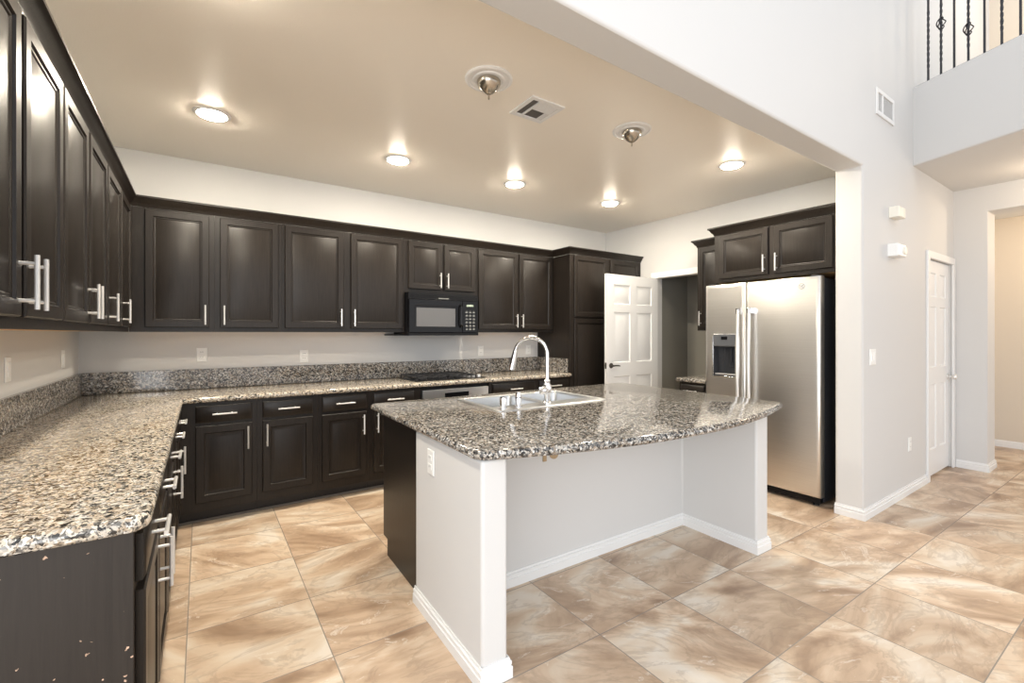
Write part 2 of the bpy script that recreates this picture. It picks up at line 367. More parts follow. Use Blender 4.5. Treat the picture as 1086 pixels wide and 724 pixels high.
# door in the great room wall (closed)
fn1 = lambda u, o, w: (u, YW-o, w)
t1 = struct('trim_1', casing(MB(), fn1, 5.525, 6.302, 2.062, 0.066), 'white', bev=0.004)
d1 = struct('door_1', six_panel(MB(), 0.765, 2.035, 0.036, lambda u, o, w: (5.532+u, YW+0.035-o, 0.022+w)), 'white')
for k, z in enumerate((0.25, 1.08, 1.86)):
    h = build('hinge', MB().tube([(5.533, YW+0.010, z-0.045), (5.533, YW+0.010, z+0.045)], 0.008), 'nickel'); h.parent = d1
kn = build('knob', MB().lathe([(0.030, 0.0), (0.030, -0.008), (0.011, -0.012), (0.011, -0.035), (0.024, -0.045), (0.029, -0.058), (0.024, -0.070), (0.008, -0.076)], (6.235, YW+0.016, 0.93), 'y'), 'nickel'); kn.parent = d1
# open door of the closet, hinged on the right wall, and the casing of that opening
fnr = lambda u, o, w: (XR-o, u, w)
struct('trim_2', casing(MB(), fnr, 2.962, 3.653, 2.052, 0.072), 'white', bev=0.004)
DW = 0.89
d2 = struct('door_2', six_panel(MB(), DW, 2.03, 0.036, lambda u, o, w: (XR-0.03-u, 3.63+o*-1, 0.012+w)), 'white')
for z in (0.25, 1.05, 1.85):
    h = build('hinge', MB().tube([(XR-0.024, 3.652, z-0.045), (XR-0.024, 3.652, z+0.045)], 0.007), 'nickel'); h.parent = d2
lx = XR-0.03-DW+0.065
lv = MB().lathe([(0.030, 0), (0.030, -0.008), (0.024, -0.012), (0.011, -0.014), (0.011, -0.045)], (lx, 3.612, 1.0), 'y')
lv.tube([(lx-0.008, 3.568, 1.0), (lx+0.03, 3.566, 1.002), (lx+0.075, 3.566, 1.0), (lx+0.105, 3.57, 0.994)], [0.010, 0.009, 0.008, 0.006])
o = build('lever_handle', lv, 'bronze'); o.parent = d2
o = build('latch_plate', MB().box(XR-0.03-DW-0.002, XR-0.03-DW+0.004, 3.618, 3.642, 0.965, 1.035).box(XR-0.03-DW-0.010, XR-0.03-DW-0.001, 3.624, 3.636, 0.990, 1.010), 'bronze'); o.parent = d2

# ------------------------------------------------------------------ cabinets
DOOR = [(0, 0), (0, 0.015), (0.004, 0.020), (0.046, 0.020), (0.050, 0.013), (0.057, 0.013), (0.062, 0.009), (0.068, 0.0115)]
RAISED = [(0, 0), (0, 0.015), (0.004, 0.020), (0.050, 0.020), (0.055, 0.012), (0.066, 0.010), (0.088, 0.016)]
DRAW = [(0, 0), (0, 0.013), (0.010, 0.020)]
def pull(fn, u, w0, o, L=0.15, vert=True, r=0.0062):
    mb = MB(fn); g = L*0.5
    if vert:
        mb.tube([(u, o+0.035, w0-g), (u, o+0.035, w0+g)], r)
        for s in (-1, 1): mb.tube([(u, o-0.001, w0+s*g*0.68), (u, o+0.035, w0+s*g*0.68)], r*0.85)
    else:
        mb.tube([(u-g, o+0.035, w0), (u+g, o+0.035, w0)], r)
        for s in (-1, 1): mb.tube([(u+s*g*0.62, o-0.001, w0), (u+s*g*0.62, o+0.035, w0)], r*0.85)
    return mb
def cab_door(t, fn, u0, u1, w0, w1, o, hu=None, hw=None, prof=DOOR, L=0.15):
    d = t.part('door', MB(fn).panel(u0, u1, w0, w1, prof, o+0.001), 'cab')
    if hu is not None: t.part('handle', pull(fn, hu, hw, o+0.021, L), 'nickel', d, label='brushed metal bar handle')
    return d
def cab_drawer(t, fn, u0, u1, w0, w1, o, L=0.15):
    d = t.part('drawer', MB(fn).panel(u0, u1, w0, w1, DRAW, o+0.001), 'cab')
    if L: t.part('handle', pull(fn, (u0+u1)/2, (w0+w1)/2, o+0.021, L, False), 'nickel', d, label='brushed metal bar handle')
    return d
def upper(label, fn, u0, u1, w0, w1, dep, doors, group):
    """wall cabinet: doors = [(u0, u1, handle side)]; fn maps (u, out from wall, up)"""
    e = 0.0006
    t = Thing('wall_cabinet', label, 'kitchen cabinet', fn((u0+u1)/2, dep/2, w0), group)
    b = MB(fn).box(u0+e, u1-e, 0.002, dep-0.02, w0+0.012, w1); b.box(u0+e, u1-e, dep-0.02, dep, w0, w1)
    t.part('body', b, 'cab')
    t.part('underside', MB(fn).box(u0+e, u1-e, 0.002, dep-0.0205, w0+0.003, w0+0.0118), 'rawwood', label='raw pale wood underside')
    for a, b_, hs in doors:
        hu = None if hs is None else (a+0.026 if hs == 'l' else b_-0.026)
        cab_door(t, fn, a, b_, w0+0.034, w1-0.012, dep, hu, w0+0.034+0.095)
    return t
def base(label, fn, u0, u1, dep, fronts, group, toe=0.09, end=None, top=0.873):
    """base cabinet: fronts = [(u0, u1, handle side)], each a drawer over a door"""
    e = 0.0006
    t = Thing('base_cabinet', label, 'kitchen cabinet', fn((u0+u1)/2, dep/2, 0), group)
    t.part('body', MB(fn).box(u0+e, u1-e, 0.002, dep, 0.10, top), 'cab')
    t.part('toe_kick', MB(fn).box(u0+e, u1-e, 0.002, dep-toe, 0.001, 0.0995), 'toe')
    t.part('shoe_strip', MB(fn).box(u0+e, u1-e, dep-toe+0.0005, dep-toe+0.013, 0.001, 0.016), 'shoe')
    for a, b_, hs in fronts:
        cab_drawer(t, fn, a, b_, 0.730, 0.850, dep)
        hu = None if hs is None else (a+0.028 if hs == 'l' else b_-0.028)
        cab_door(t, fn, a, b_, 0.165, 0.706, dep, hu, 0.600, RAISED, 0.165)
    return t
fB = lambda u, o, w: (u, YB-o, w)            # back wall
fL = lambda u, o, w: (XL+o, u, w)            # left wall
fR = lambda u, o, w: (XR-o, u, w)            # right wall
UD = 0.31; ZU0, ZU1 = 1.377, 2.275
gU = 'dark wall cabinets'; gB = 'dark base cabinets'
# left wall uppers
upper('dark two-door wall cabinet nearest the camera on the left wall', fL, 1.36, 2.262, ZU0, ZU1, UD, [(1.385, 1.795, 'r'), (1.832, 2.250, 'l')], gU)
upper('dark two-door wall cabinet on the left wall, second from the camera', fL, 2.262, 3.19, ZU0, ZU1, UD, [(2.274, 2.70, 'r'), (2.735, 3.178, 'l')], gU)
upper('dark wall cabinet on the left wall running into the room corner', fL, 3.19, 4.198, ZU0, ZU1, UD, [(3.205, 3.675, 'l'), (3.71, 4.15, 'l')], gU)
# back wall uppers
upper('dark single-door wall cabinet in the left corner of the back wall', fB, -0.428, 0.083, ZU0, ZU1, UD, [(-0.338, 0.048, 'r')], gU)
upper('dark single-door back wall cabinet, second from the left corner', fB, 0.083, 0.548, ZU0, ZU1, UD, [(0.118, 0.524, 'l')], gU)
upper('dark two-door back wall cabinet left of the microwave', fB, 0.548, 1.615, ZU0, ZU1, UD, [(0.572, 1.045, 'r'), (1.108, 1.592, 'l')], gU)
upper('short dark two-door cabinet right above the microwave', fB, 1.615, 2.415, 1.767, ZU1, UD, [(1.652, 2.006, 'r'), (2.034, 2.392, 'l')], gU)
upper('dark two-door back wall cabinet right of the microwave', fB, 2.415, 3.473, ZU0, ZU1, UD, [(2.434, 2.944, 'r'), (2.968, 3.448, 'l')], gU)
# tall pantry cabinet
tp = Thing('pantry_cabinet', 'tall dark pantry cabinet between the back counter and the open white door', 'kitchen cabinet', (4.08, 4.2, 0))
tp.part('body', MB().box(3.475, XR-0.003, 3.90, YB-0.002, 0.10, 2.275), 'cab', bev=0.002)
tp.part('toe_kick', MB().box(3.475, XR-0.003, 3.98, YB-0.002, 0.001, 0.0995), 'toe')
for a, b_ in ((3.530, 4.062), (4.122, 4.640)):
    cab_door(tp, fB, a, b_, 1.558, 2.262, YB-3.90)
    cab_door(tp, fB, a, b_, 0.165, 1.535, YB-3.90)
# base cabinets, left run (frame at X=-0.14) and back run
LD = 0.60; BDp = 0.605
tb = base('dark two-door base cabinet at the near end of the left counter, scuffed end panel', fL, 1.462, 2.415, LD, [(1.502, 1.935, 'r'), (1.968, 2.395, 'l')], gB)
tb.part('end_panel', MB().box(XL+0.002, -0.139, 1.456, 1.4618, 0.001, 0.873), 'worn', label='scuffed end panel with chipped paint')
tb.part('end_stile', MB().box(-0.178, -0.1395, 1.4525, 1.4558, 0.001, 0.873), 'worn')
base('dark single-door base cabinet midway along the left counter', fL, 2.415, 2.93, LD, [(2.44, 2.915, 'r')], gB)
base('dark single-door base cabinet under the left counter, one before the corner', fL, 2.93, 3.425, LD, [(2.945, 3.40, 'r')], gB)
base('dark blind base cabinet where the left counter meets the back run', fL, 3.425, 3.90, LD, [(3.45, 3.845, None)], gB)
base('dark base cabinet at the left end of the back counter', fB, -0.136, 0.345, BDp, [(-0.036, 0.311, 'r')], gB)
base('dark base cabinet under the back counter, second from the left end', fB, 0.345, 0.768, BDp, [(0.380, 0.734, 'l')], gB)
base('dark base cabinet under the back counter, behind the island corner', fB, 0.768, 1.190, BDp, [(0.804, 1.159, 'r')], gB)
base('dark base cabinet just left of the wall oven', fB, 1.190, 1.655, BDp, [(1.222, 1.588, 'l')], gB)
base('dark base cabinet just right of the wall oven', fB, 2.395, 2.992, BDp, [(2.430, 2.967, 'r')], gB)
base('dark base cabinet against the tall pantry cabinet', fB, 2.992, 3.473, BDp, [(3.020, 3.445, 'l')], gB)
# right wall: over the fridge, the narrow upper and the small base
upper('dark two-door cabinet over the fridge', fR, 1.472, 2.500, 1.848, 2.300, 0.61, [(1.505, 1.945, 'r'), (1.995, 2.445, 'l')], gU)
upper('narrow dark wall cabinet left of the fridge beside the closet opening', fR, 2.502, 2.868, 1.395, ZU1, 0.33, [(2.530, 2.840, 'r')], gU)
base('small dark base cabinet left of the fridge', fR, 2.56, 2.868, 0.64, [(2.585, 2.845, 'l')], gB)

# crown mouldings
CR = [(0, 0), (0.004, 0), (0.010, 0.018), (0.022, 0.030), (0.034, 0.052), (0.048, 0.062), (0.048, 0.075), (0, 0.075)]
cm = sweep(MB(), [(-0.43, 1.36), (-0.43, 4.20), (3.474, 4.20), (3.474, 3.90), (4.686, 3.90)], CR, 2.2755, side=-1)
tag(build('crown_moulding', cm, 'cab'), 'long dark crown moulding over the left and back wall cabinets and pantry', 'moulding', 'crown mouldings')
cm = sweep(MB(), [(4.08, 1.466), (4.08, 2.502), (4.355, 2.502)], CR, 2.3005, side=1)
tag(build('crown_moulding', cm, 'cab'), 'dark crown moulding on the cabinet over the fridge', 'moulding', 'crown mouldings')
cm = sweep(MB(), [(4.36, 2.555), (4.36, 2.868), (4.688, 2.868)], CR, 2.2755, side=1)
tag(build('crown_moulding', cm, 'cab'), 'short dark crown moulding on the narrow cabinet by the closet opening', 'moulding', 'crown mouldings')

# ------------------------------------------------------------------ countertops
def arc(cx, cy, r, a0, a1, n=7):
    return [(cx+r*math.cos(a0+(a1-a0)*k/n), cy+r*math.sin(a0+(a1-a0)*k/n)) for k in range(n+1)]
def slab(mb, poly, z0, z1, hole=None):
    R = (z1-z0)/2; rings = []
    for k in range(9):
        a = -PI/2 + PI*k/8
        d = R*(1-math.cos(a))*0.9; rings.append([(x, y, z0+R+R*math.sin(a)) for x, y in offset_poly(poly, d)])
    if not hole: mb.loops(rings)
    else:
        mb.loops(rings, False, False)
        mb.hole = (len(rings[0]), hole, z0, z1)
    return mb
poly = [(XL+0.001, 1.432)] + arc(-0.155, 1.482, 0.05, -PI/2, 0) + [(-0.105, 3.868), (3.471, 3.868), (3.471, YB-0.001), (XL+0.001, YB-0.001)]
tag(build('countertop', slab(MB(), poly, 0.8745, 0.915), 'granite_lit'), 'long L-shaped speckled granite countertop along the left and back walls', 'countertop')
tag(build('backsplash', MB().box(XL+0.001, XL+0.021, 1.45, YB-0.0225, 0.9155, 1.075), 'granite', bev=0.002), 'low granite backsplash along the left wall', 'backsplash')
tag(build('backsplash', MB().box(XL+0.0215, 3.471, YB-0.022, YB-0.001, 0.9155, 1.075), 'granite', bev=0.002), 'low granite backsplash along the back wall', 'backsplash')
tag(build('backsplash', MB().box(3.450, 3.471, 3.93, YB-0.0225, 0.9155, 1.075), 'granite', bev=0.002), 'short granite side splash against the tall pantry cabinet', 'backsplash')
poly = [(4.02, 2.562), (XR-0.001, 2.562), (XR-0.001, 2.895), (4.02, 2.895)]
tag(build('countertop', slab(MB(), poly, 0.8745, 0.915), 'granite'), 'small granite countertop left of the fridge', 'countertop')

# ------------------------------------------------------------------ island
IR = -math.radians(1.2); IP = (0.90, 1.50)
def ithing(name, label, cat, b, group=None): return Thing(name, label, cat, b, group, IR, IP)
ti = ithing('kitchen_island', 'white drywall island base with open knee space below the granite top', 'island', (1.93, 1.85, 0))
wp = [(0.887, 2.19), (0.887, 1.50), (1.005, 1.50), (1.005, 2.035), (2.835, 2.035), (2.835, 1.50), (2.968, 1.50), (2.968, 2.19)]
ti.part('pony_wall', MB().prism(wp, 0.0, 0.8735), 'wall', bev=0.013)
ti.part('baseboard', sweep(MB(), wp, BBP, side=-1), 'white', label='white baseboard')
# dark cabinets on the kitchen side
tc_ = ithing('island_cabinet', 'dark cabinet on the kitchen side of the island, black end panel showing', 'kitchen cabinet', (1.93, 2.5, 0))
for x0, x1 in ((0.917, 0.937), (2.918, 2.938)):
    cb = MB().prism([(2.192, 0.001), (2.735, 0.001), (2.735, 0.10), (2.81, 0.10), (2.81, 0.873), (2.192, 0.873)], x0, x1, 'yz')
    tc_.part('end_panel', cb, 'cab', bev=0.0015, label='dark glossy end panel')
tc_.part('body', MB().box(0.938, 2.917, 2.192, 2.205, 0.10, 0.873).box(0.938, 2.917, 2.205, 2.79, 0.10, 0.118).box(0.938, 2.917, 2.79, 2.81, 0.10, 0.165).box(0.938, 2.917, 2.79, 2.81, 0.71, 0.873), 'cab')
tc_.part('toe_kick', MB().box(0.938, 2.917, 2.715, 2.735, 0.001, 0.0995), 'toe')
fI = lambda u, o, w: (u, 2.81+o, w)
for k in range(4):
    a = 0.96+k*0.486; cab_door(tc_, fI, a, a+0.465, 0.165, 0.72, 0.0, a+(0.437 if k % 2 == 0 else 0.028), 0.61, RAISED)
# top with the sink cut-out
SX0, SX1, SY0, SY1 = 1.405, 2.235, 2.205, 2.735
front = []
for k in range(25):
    x = 0.862+0.03+(3.152-0.862-0.06)*k/24; q = (x-2.007)/1.145
    front.append((x, 1.497-0.20*(1-q*q)))
poly = [(0.862, 1.53)] + front + [(3.152, 1.53), (3.152, 2.90), (3.122, 2.93), (0.892, 2.93), (0.862, 2.90)]
to = ithing('countertop', 'speckled granite island countertop with bowed seating edge', 'countertop', (2.0, 2.2, 0.8745))
to.o.name = 'island_countertop'
def slab_hole(name, t, poly, z0, z1, hole, mat):
    mb = slab(MB(), poly, z0, z1, hole); n = len(poly)
    bm = bmesh.new(); og = t.org
    vs = [bm.verts.new(Vector(p)-og) for p in mb.v]
    for f in mb.f: bm.faces.new([vs[i] for i in f])
    hv = {}
    for z in (z0, z1): hv[z] = [bm.verts.new(Vector((x, y, z))-og) for x, y in hole]
    for i in range(4):
        j = (i+1) % 4; bm.faces.new([hv[z0][i], hv[z0][j], hv[z1][j], hv[z1][i]])
    bm.verts.ensure_lookup_table()
    for z, ring in ((z0, vs[:n]), (z1, vs[-n:])):
        ed = []
        for lst in (ring, hv[z]):
            for i in range(len(lst)):
                e = bm.edges.get((lst[i], lst[(i+1) % len(lst)])) or bm.edges.new((lst[i], lst[(i+1) % len(lst)])); ed.append(e)
        bmesh.ops.triangle_fill(bm, use_beauty=True, use_dissolve=False, edges=ed)
    bmesh.ops.recalc_face_normals(bm, faces=bm.faces)
    me = bpy.data.meshes.new(name); bm.to_mesh(me); bm.free(); me.shade_smooth(); me.set_sharp_from_angle(angle=math.radians(35)); me.materials.append(M[mat])
    o = bpy.data.objects.new(name, me); C.objects.link(o); o.parent = t.o; return o
slab_hole('slab', to, poly, 0.8745, 0.915, [(SX0, SY0), (SX1, SY0), (SX1, SY1), (SX0, SY1)], 'granite')
# sink: rim, two bowls, faucet deck on the seating side
ts = ithing('kitchen_sink', 'double bowl stainless drop-in sink set in the island top', 'sink', (1.82, 2.47, 0.7))
def rrect(x0, x1, y0, y1, r, z, n=4):
    pts = []
    for cx, cy, a in ((x1-r, y1-r, 0), (x0+r, y1-r, PI/2), (x0+r, y0+r, PI), (x1-r, y0+r, 3*PI/2)):
        for k in range(n+1): pts.append((cx+r*math.cos(a+PI/2*k/n), cy+r*math.sin(a+PI/2*k/n), z))
    return pts
RX0, RX1, RY0, RY1 = 1.388, 2.252, 2.188, 2.752
bowls = [(1.43, 1.80, 2.335, 2.715), (1.84, 2.21, 2.335, 2.715)]
rim = MB(); zr = 0.9205
# deck made of strips round the bowls
xs = [RX0+0.012, 1.43, 1.80, 1.84, 2.21, RX1-0.012]; ys = [RY0+0.012, 2.335, 2.715, RY1-0.012]
for i in range(5):
    for j in range(3):
        if j == 1 and i in (1, 3): continue
        rim.box(xs[i], xs[i+1], ys[j], ys[j+1], zr-0.003, zr)
ts.part('deck', rim, 'sinksteel')
lip = MB(); lip.loops([rrect(RX0, RX1, RY0, RY1, 0.03, 0.9155), rrect(RX0, RX1, RY0, RY1, 0.03, 0.9185), rrect(RX0+0.005, RX1-0.005, RY0+0.005, RY1-0.005, 0.026, 0.9235), rrect(RX0+0.012, RX1-0.012, RY0+0.012, RY1-0.012, 0.02, 0.9215), rrect(RX0+0.016, RX1-0.016, RY0+0.016, RY1-0.016, 0.018, 0.9165)], False, False)
ts.part('rim', lip, 'sinksteel')
for x0, x1, y0, y1 in bowls:
    b = MB(); b.loops([rrect(x0-0.001, x1+0.001, y0-0.001, y1+0.001, 0.004, zr), rrect(x0, x1, y0, y1, 0.03, zr-0.012), rrect(x0+0.008, x1-0.008, y0+0.008, y1-0.008, 0.05, 0.74), rrect(x0+0.05, x1-0.05, y0+0.05, y1-0.05, 0.05, 0.725)], False, True)
    bo = ts.part('bowl', b, 'sinksteel')
    ts.part('drain', MB().lathe([(0.055, 0.7255), (0.055, 0.729), (0.045, 0.730), (0.02, 0.727)], ((x0+x1)/2, (y0+y1)/2, 0)), 'chrome', bo)
# faucet
zf = 0.9208
fx, fy = 1.808, 2.285
tf = ithing('kitchen_faucet', 'tall chrome gooseneck pull-down faucet on the island sink', 'faucet', (fx, fy, zf))
tf.part('flange', MB().lathe([(0.031, 0), (0.031, 0.006), (0.024, 0.014), (0.020, 0.016)], (fx, fy, zf)), 'chrome')
tf.part('valve_body', MB().lathe([(0.019, 0.015), (0.019, 0.055), (0.026, 0.066), (0.030, 0.085), (0.029, 0.105), (0.022, 0.122), (0.017, 0.130), (0.019, 0.136), (0.019, 0.146), (0.013, 0.152)], (fx, fy, zf)), 'chrome')
hx, hy = -0.80, 0.60
tf.part('spout_base', MB().tube([(fx-0.01, fy-0.002, zf+0.088), (fx-0.045, fy-0.012, zf+0.082), (fx-0.060, fy-0.016, zf+0.078)], [0.024, 0.026, 0.020], 16), 'chrome')
tf.part('lever', MB().tube([(fx-0.052, fy-0.014, zf+0.085), (fx-0.075, fy-0.030, zf+0.100), (fx-0.095, fy-0.050, zf+0.106)], [0.010, 0.008, 0.006], 12), 'chrome')
dirx, diry = -0.62, 0.785
H0, RA = 0.31, 0.108
pts = [(fx, fy, zf+0.15), (fx, fy, zf+H0)]
for k in range(1, 15):
    a = PI - (PI*0.93)*k/14
    s = RA+RA*math.cos(a); pts.append((fx+dirx*s, fy+diry*s, zf+H0+RA*math.sin(a)))
s_end = pts[-1]
tf.part('gooseneck', MB().tube(pts, 0.0118, 14), 'chrome')
q = []
for k in range(4):
    d = 0.125*k/3; q.append((s_end[0]+dirx*(d*0.22), s_end[1]+diry*(d*0.22), s_end[2]-d))
tf.part('spray_head', MB().tube(q, [0.015, 0.018, 0.022, 0.023], 16), 'chrome')
bands = MB()
for k in (6, 7, 8, 9):
    p = pts[k]; bands.tube([(p[0]-dirx*0.004, p[1]-diry*0.004, p[2]), (p[0]+dirx*0.004, p[1]+diry*0.004, p[2])], 0.0145, 14)
tf.part('hose_collar', bands, 'chrome')
tag_ = ithing('air_gap', 'short chrome air gap cap at the left of the sink deck', 'sink fitting', (1.469, 2.275, zf))
tag_.part('cap', MB().lathe([(0.026, 0), (0.026, 0.008), (0.0215, 0.010), (0.0215, 0.058), (0.0195, 0.064), (0.012, 0.066)], (1.469, 2.275, zf)), 'chrome')
tsd = ithing('soap_dispenser', 'slim chrome sink fitting between the faucet and the air gap', 'sink fitting', (1.567, 2.258, zf))
tsd.part('body', MB().lathe([(0.023, 0), (0.023, 0.006), (0.0185, 0.008), (0.0185, 0.085), (0.016, 0.090), (0.010, 0.092)], (1.567, 2.258, zf)), 'chrome')
tsd.part('ring', MB().lathe([(0.0187, 0.056), (0.0192, 0.058), (0.0187, 0.060)], (1.567, 2.258, zf)), 'blackm')
# unidentified tan shape under the bowed edge, built as a plain fitting
tt = ithing('knee_wall_fitting', 'small tan fitting on the island knee wall just under the granite', 'bracket', (1.60, 2.02, 0.68))
tt.part('tab', MB().box(1.630, 1.690, 2.024, 2.034, 0.675, 0.80).lathe([(0.030, 0.010), (0.030, 0.0)], (1.660, 2.024, 0.675), 'y', 20), 'tan')
tt.part('strip', MB().box(1.582, 1.605, 2.026, 2.034, 0.640, 0.80), 'tan')

# ------------------------------------------------------------------ wall plates, chimes, vents
def plate(label, fn, u, w, kind, pw=0.072, ph=0.117, group='white wall plates', thg=None):
    name = 'wall_outlet' if kind == 'o' else 'light_switch'
    a = thg(name, label, 'outlet' if kind == 'o' else 'switch', fn(u, 0.0, w), group) if thg else Thing(name, label, 'outlet' if kind == 'o' else 'switch', fn(u, 0.0, w), group)
    a.part('cover_plate', MB(fn).panel(u-pw/2, u+pw/2, w-ph/2, w+ph/2, [(0, 0), (0, 0.003), (0.004, 0.006)], 0.0012), 'plastic')
    if kind == 'o':
        for s in (-1, 1):
            r = a.part('receptacle', MB(fn).panel(u-0.017, u+0.017, w+s*0.021-0.014, w+s*0.021+0.014, [(0, 0), (0.001, 0.0022)], 0.007), 'plastic')
            sl = MB(fn)
            for q in (-0.0065, 0.0065): sl.box(u+q-0.0012, u+q+0.0012, 0.0091, 0.0096, w+s*0.021-0.002, w+s*0.021+0.007)
            a.part('slot', sl, 'slot', r)
    else:
        n = 2 if pw > 0.1 else 1
        for k in range(n):
            uu = u+(k-(n-1)/2)*0.046
            a.part('rocker', MB(fn).panel(uu-0.0165, uu+0.0165, w-0.033, w+0.033, [(0, 0), (0.002, 0.004)], 0.007), 'plastic')
    return a
plate('white outlet on the back wall nearest the left corner', fB, 0.0, 1.19, 'o')
plate('white outlet on the back wall, second from the left corner', fB, 0.774, 1.158, 'o')
plate('white outlet on the back wall right of the microwave', fB, 2.65, 1.165, 'o')
plate('white outlet on the back wall seen inside the faucet arch', fB, 3.33, 1.165, 'o')
plate('white wall plate on the left wall nearest the camera', fL, 3.03, 1.20, 's')
plate('white wall plate on the left wall near the back corner', fL, 4.04, 1.20, 's')
fIs = lambda u, o, w: (0.887-o, u, w)
plate('white outlet on the left end of the island wall', fIs, 1.985, 0.757, 'o', thg=ithing)
fW = lambda u, o, w: (u, YW-o, w)
plate('white double rocker switch on the wall right of the fridge', fW, 4.155, 1.188, 's', 0.118, 0.12)
plate('white outlet low on the wall left of the narrow white door', fW, 5.0, 0.418, 'o')
tch = Thing('door_chime', 'upper cream chime box on the tall white wall', 'chime', (4.58, YW, 2.28), 'cream boxes on the tall wall')
tch.part('cover', MB(fW).panel(4.505, 4.660, 2.285, 2.368, [(0, 0), (0, 0.058), (0.006, 0.064)], 0.001), 'cream')
lv = MB(fW)
for k in range(5): lv.box(4.60+k*0.010, 4.604+k*0.010, 0.0652, 0.067, 2.297, 2.356)
tch.part('grille', lv, 'cream')
tth = Thing('thermostat', 'lower cream control box under the chime on the tall white wall', 'thermostat', (4.56, YW, 1.97), 'cream boxes on the tall wall')
tth.part('cover', MB(fW).panel(4.475, 4.665, 1.975, 2.072, [(0, 0), (0, 0.062), (0.008, 0.068)], 0.001), 'plastic')
tth.part('dial', MB().lathe([(0.032, -0.0695), (0.030, -0.080), (0.012, -0.082)], (4.615, YW, 2.023), 'y', 24), 'cream')
# return air grille, high on the tall wall
tv = Thing('air_vent', 'white air grille high on the tall wall above the chime', 'vent', (4.41, YW, 3.04))
tv.part('frame', MB(fW).box(4.222, 4.598, 0.001, 0.010, 3.035, 3.065).box(4.222, 4.598, 0.001, 0.010, 3.205, 3.235).box(4.222, 4.25, 0.001, 0.010, 3.0655, 3.2045).box(4.57, 4.598, 0.001, 0.010, 3.0655, 3.2045).box(4.335, 4.365, 0.0022, 0.0095, 3.0655, 3.2045), 'white')
tv.part('backing', MB(fW).box(4.25, 4.57, 0.001, 0.002, 3.0655, 3.2045), 'ventdark')
sl = MB(fW)
for k in range(20):
    x0 = 4.256+k*0.0155
    if x0 < 4.566: sl.box(x0, x0+0.0045, 0.0025, 0.004, 3.066, 3.204)
tv.part('louvre', sl, 'white')
# ceiling register in the kitchen
tg = Thing('ceiling_vent', 'square white register in the kitchen ceiling between the two fixture caps', 'vent', (1.74, 2.26, ZC-0.012))
a, b_, c_, d_ = 1.615, 1.865, 2.140, 2.390; zz = ZC
tg.part('frame', MB().box(a, b_, c_, c_+0.028, zz-0.010, zz-0.001).box(a, b_, d_-0.028, d_, zz-0.010, zz-0.001).box(a, a+0.028, c_+0.0285, d_-0.0285, zz-0.010, zz-0.001).box(b_-0.028, b_, c_+0.0285, d_-0.0285, zz-0.010, zz-0.001).box(a+0.075, a+0.088, c_+0.0285, d_-0.0285, zz-0.010, zz-0.001).box(a+0.0885, b_-0.0285, 2.252, 2.264, zz-0.010, zz-0.001), 'white')
tg.part('backing', MB().box(a+0.0285, b_-0.0285, c_+0.0285, d_-0.0285, zz-0.002, zz-0.001), 'ventdark')
sl = MB()
for k in range(9):
    y0 = 2.268+k*0.0105
    sl.box(a+0.09, b_-0.03, y0-0.097, y0-0.089, zz-0.009, zz-0.006)
for k in range(4): sl.box(b_-0.062+k*0.008, b_-0.057+k*0.008, 2.266, d_-0.030, zz-0.009, zz-0.006)
tg.part('louvre', sl, 'white')

# ------------------------------------------------------------------ ceiling lights and fixture caps
tl = Thing('recessed_light', 'lit recessed ceiling light nearest the left wall cabinets', 'ceiling light', (0.055, 3.49, ZC), 'lit recessed ceiling lights')
tl.part('trim_ring', MB().lathe([(0.0768, -0.001), (0.0768, -0.006), (0.084, -0.011), (0.094, -0.009), (0.103, -0.004), (0.106, -0.001)], (0.055, 3.49, ZC), n=40, cap0=False, cap1=False), 'white')
tl.part('lens', MB().lathe([(0.0765, -0.003), (0.0765, -0.010), (0.068, -0.016), (0.045, -0.021), (0.015, -0.023)], (0.055, 3.49, ZC), n=40), 'lens', label='glowing white lens')
for p, lb in (((1.314, 3.555), 'lit recessed ceiling light in front of the third back wall cabinet'), ((2.434, 3.507), 'lit recessed ceiling light in front of the microwave'),
              ((3.638, 3.44), 'lit recessed ceiling light in front of the tall pantry cabinet'), ((3.652, 2.087), 'lit recessed ceiling light in front of the fridge'),
              ((0.055, 2.09), 'lit recessed ceiling light above the near part of the left counter')):
    dup(tl, (p[0], p[1], ZC), lb)
pc = (1.313, 2.145)
tpn = Thing('fixture_cap', 'nickel bell shaped canopy on a round white ceiling medallion, nearer the camera', 'ceiling fixture', (pc[0], pc[1], ZC), 'capped pendant canopies')
tpn.part('medallion', MB().lathe([(0.132, -0.001), (0.132, -0.007), (0.124, -0.012), (0.116, -0.012), (0.112, -0.008), (0.090, -0.007), (0.086, -0.012), (0.078, -0.013), (0.074, -0.009), (0.03, -0.009)], (pc[0], pc[1], ZC), n=48), 'white')
tpn.part('canopy', MB().lathe([(0.062, -0.0095), (0.067, -0.016), (0.066, -0.026), (0.059, -0.042), (0.045, -0.060), (0.028, -0.075), (0.014, -0.083), (0.008, -0.086)], (pc[0], pc[1], ZC), n=40), 'canopy')
tpn.part('stem', MB().tube([(pc[0], pc[1], ZC-0.085), (pc[0], pc[1], ZC-0.112)], 0.005, 10), 'canopy')
dup(tpn, (2.463, 2.125, ZC), 'nickel bell shaped canopy on a round white ceiling medallion, nearer the fridge')

